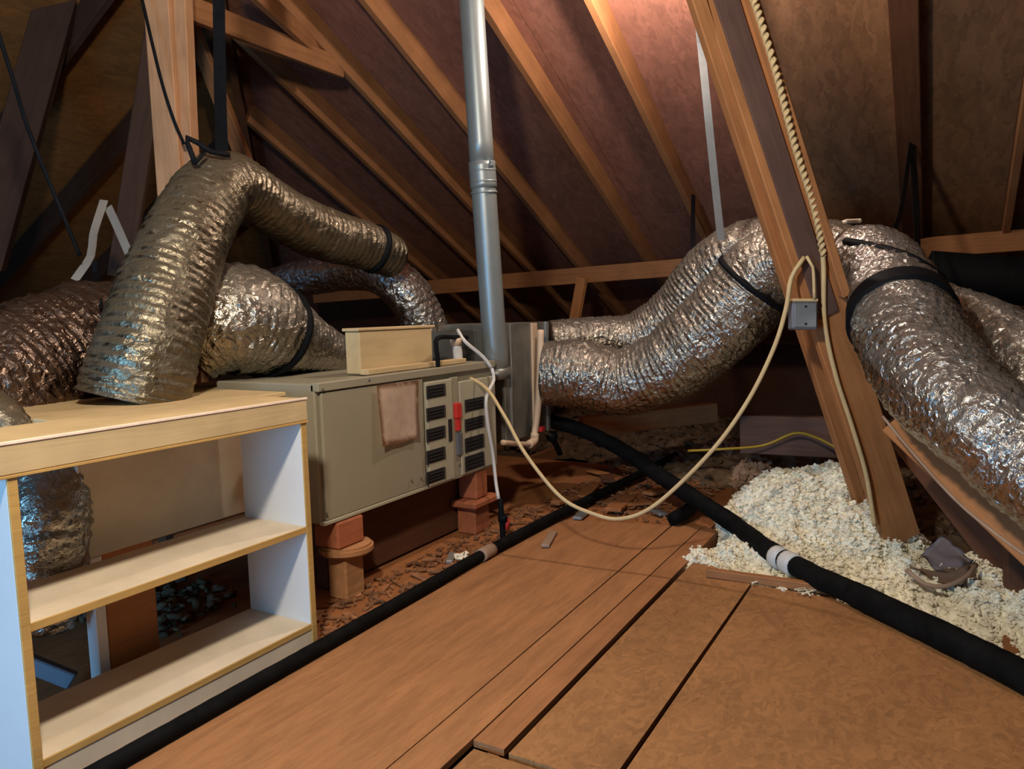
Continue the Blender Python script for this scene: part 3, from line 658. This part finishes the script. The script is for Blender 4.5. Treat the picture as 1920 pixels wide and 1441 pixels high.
# paper scraps by strut foot
def sheetpatch(name, cs, m, label, amp=.015):
    bm = bmesh.new(); n = 8; g = []; org = cs[0].copy()
    for i in range(n+1):
        row = []
        for j in range(n+1):
            u_, v_ = i/n, j/n; p = cs[0].lerp(cs[1], u_).lerp(cs[3].lerp(cs[2], u_), v_)
            p = p+Vector((0, 0, amp*noise.noise(Vector((u_*3, v_*3, len(label))))*2))
            row.append(bm.verts.new(p-org))
        g.append(row)
    for i in range(n):
        for j in range(n): bm.faces.new((g[i][j], g[i+1][j], g[i+1][j+1], g[i][j+1]))
    bmesh.ops.solidify(bm, geom=bm.faces[:], thickness=.002)
    return tag(mesh(name, bm, m, None, True, Matrix.Translation(org)), label, 'paper')
sheetpatch('paper_sheet', [P(1722, 1040, 3.0), P(1768, 1004, 3.1), P(1826, 1050, 2.95), P(1782, 1086, 2.85)], m_plastic, 'crumpled grey plastic sheet right of the strut foot')
sheetpatch('paper_sheet', [P(1700, 1060, 2.95), P(1780, 1075, 2.85), P(1830, 1048, 2.9), P(1800, 1110, 2.75)], m_kraft, 'brown kraft paper flap below the grey plastic sheet')
tag(tube('hose', [P(1700, 1068, 2.85), P(1735, 1095, 2.78), P(1775, 1098, 2.75), P(1812, 1080, 2.77), P(1830, 1058, 2.85)], .009, m_kraft, seg=8), 'short brown curved hose on the insulation right of the strut', 'hose')
# right side woods
tag(beam('plank', P(1688, 778, 2.75), P(1990, 1050, 2.2), .02, .17, m_strut, side=(.3, -.6, 1)), 'sloping brown plank beneath the large right duct', 'plank')
tag(tube('wire', [P(1655, 780, 2.6), P(1700, 835, 2.5), P(1790, 935, 2.25), P(1880, 1010, 2.08), P(1960, 1065, 1.98)], .005, m_kraft, seg=8), 'thin pale wire following the plank under the large right duct', 'wire')
tag(beam('web_board', P(1700, 820, 3.3), P(1890, 1060, 2.95), .05, .14, m_dark), 'dark wooden web board low behind the large right duct', 'beam')
tag(beam('wood_block', P(1905, 1020, 2.75), P(1905, 1180, 2.72), .07, .1, m_dark), 'dark upright wooden block at right edge past the insulation', 'block')
tag(beam('plank', P(1090, 800, 4.9), P(1340, 772, 5.1), .10, .13, m_strut), 'brown plank lying under the curve of the lower silver duct', 'plank')
tag(beam('plank', P(1390, 812, 4.7), P(1590, 820, 4.4), .10, .24, m_strutd), 'reddish short plank behind the insulation heap', 'plank')
tag(tube('cable', [P(1290, 845, 4.6), P(1350, 842, 4.5), P(1430, 835, 4.5), P(1490, 812, 4.4), P(1530, 820, 4.3), P(1570, 840, 4.2)], .008, m_yellow, seg=8), 'yellow cable lying over the old insulation behind the heap', 'cable')
for i, (px, py, L, wd_, an, z, mm, lb) in enumerate(((1030, 1010, .22, .04, .3, .012, m_kraft, 'flat brown wood scrap lying against the far end of the slim pipe'),
        (1105, 918, .35, .07, .2, .02, m_rough, 'rough broken board scrap beyond the slim black pipe'),
        (1180, 945, .25, .05, 2.3, .02, m_rough, 'short board scrap near the pipe crossing'),
        (845, 1045, .12, .03, .5, .012, m_trim, 'pale metal scrap on the floor before the support beam'),
        (1090, 965, .14, .05, .1, .012, m_galv, 'grey metal scrap near the bottom of the cable loop'),
        (1235, 960, .10, .05, .9, .015, m_galv, 'bluish metal scrap beside the thick pipe elbow'),
        (1120, 885, .18, .06, 1.1, .02, m_strut, 'orange board offcut under the cream cable'))):
    p = zf(px, py, z); bm = bmesh.new(); cube(bm, (0, 0, 0), (L, wd_, .016), None, .003); mw = Matrix.Rotation(an, 4, 'Z'); mw.translation = p
    tag(mesh('scrap_piece', bm, mm, None, mw=mw), lb, 'scrap')
for k, (x, y, L, wd_, an, lb) in enumerate(((3.85, 1.55, .42, .09, .15, 'long reddish board offcut just past the far edge of the plywood'), (4.25, 1.42, .38, .07, -.3, 'tilted board offcut between the two black pipes'), (4.45, 1.9, .4, .08, .5, 'dark board offcut near the plenum drain pipe'), (3.8, 1.86, .3, .06, -.1, 'narrow board offcut left of the slim pipe beyond the drip leg'))):
    bm = bmesh.new(); cube(bm, (0, 0, 0), (L, wd_, .02), Matrix.Rotation(.06, 3, 'Y'), .003); mw = Matrix.Rotation(an, 4, 'Z'); mw.translation = Vector((x, y, .018))
    tag(mesh('board_offcut', bm, (m_rough, m_strut, m_dark, m_rafter)[k], None, mw=mw), lb, 'board')
# loose chips on the rough strip
bm = bmesh.new()
for i in range(900):
    if i < 380: x, y = random.uniform(1.8, 3.6), random.uniform(1.79, 2.04)
    else: x, y = random.uniform(3.6, 4.9), random.uniform(1.15, 2.0)
    k_ = random.choice((1, 1, 1, 1, 2.6)); cube(bm, (x, y, .006), (random.uniform(.008, .04)*k_, random.uniform(.003, .012)*k_, .006), Matrix.Rotation(random.uniform(0, 3.1), 3, 'Z') @ Matrix.Rotation(random.uniform(-.3, .3), 3, 'Y'))
tag(mesh('wood_chips', bm, m_debris), 'wood chips scattered along the rough floor strip by the furnace', 'debris', kind='stuff')
bm = bmesh.new(); chunks(bm, 26, lambda: (lambda p: (p.x+random.uniform(-.05, .05), p.y+random.uniform(-.03, .03), .012))(zf(865, 1045, 0)), .005, .013, .7)
tag(mesh('insulation_tuft', bm, m_fluff, None, True), 'small white fluff tuft between pipe and dark support beam', 'insulation', kind='stuff')
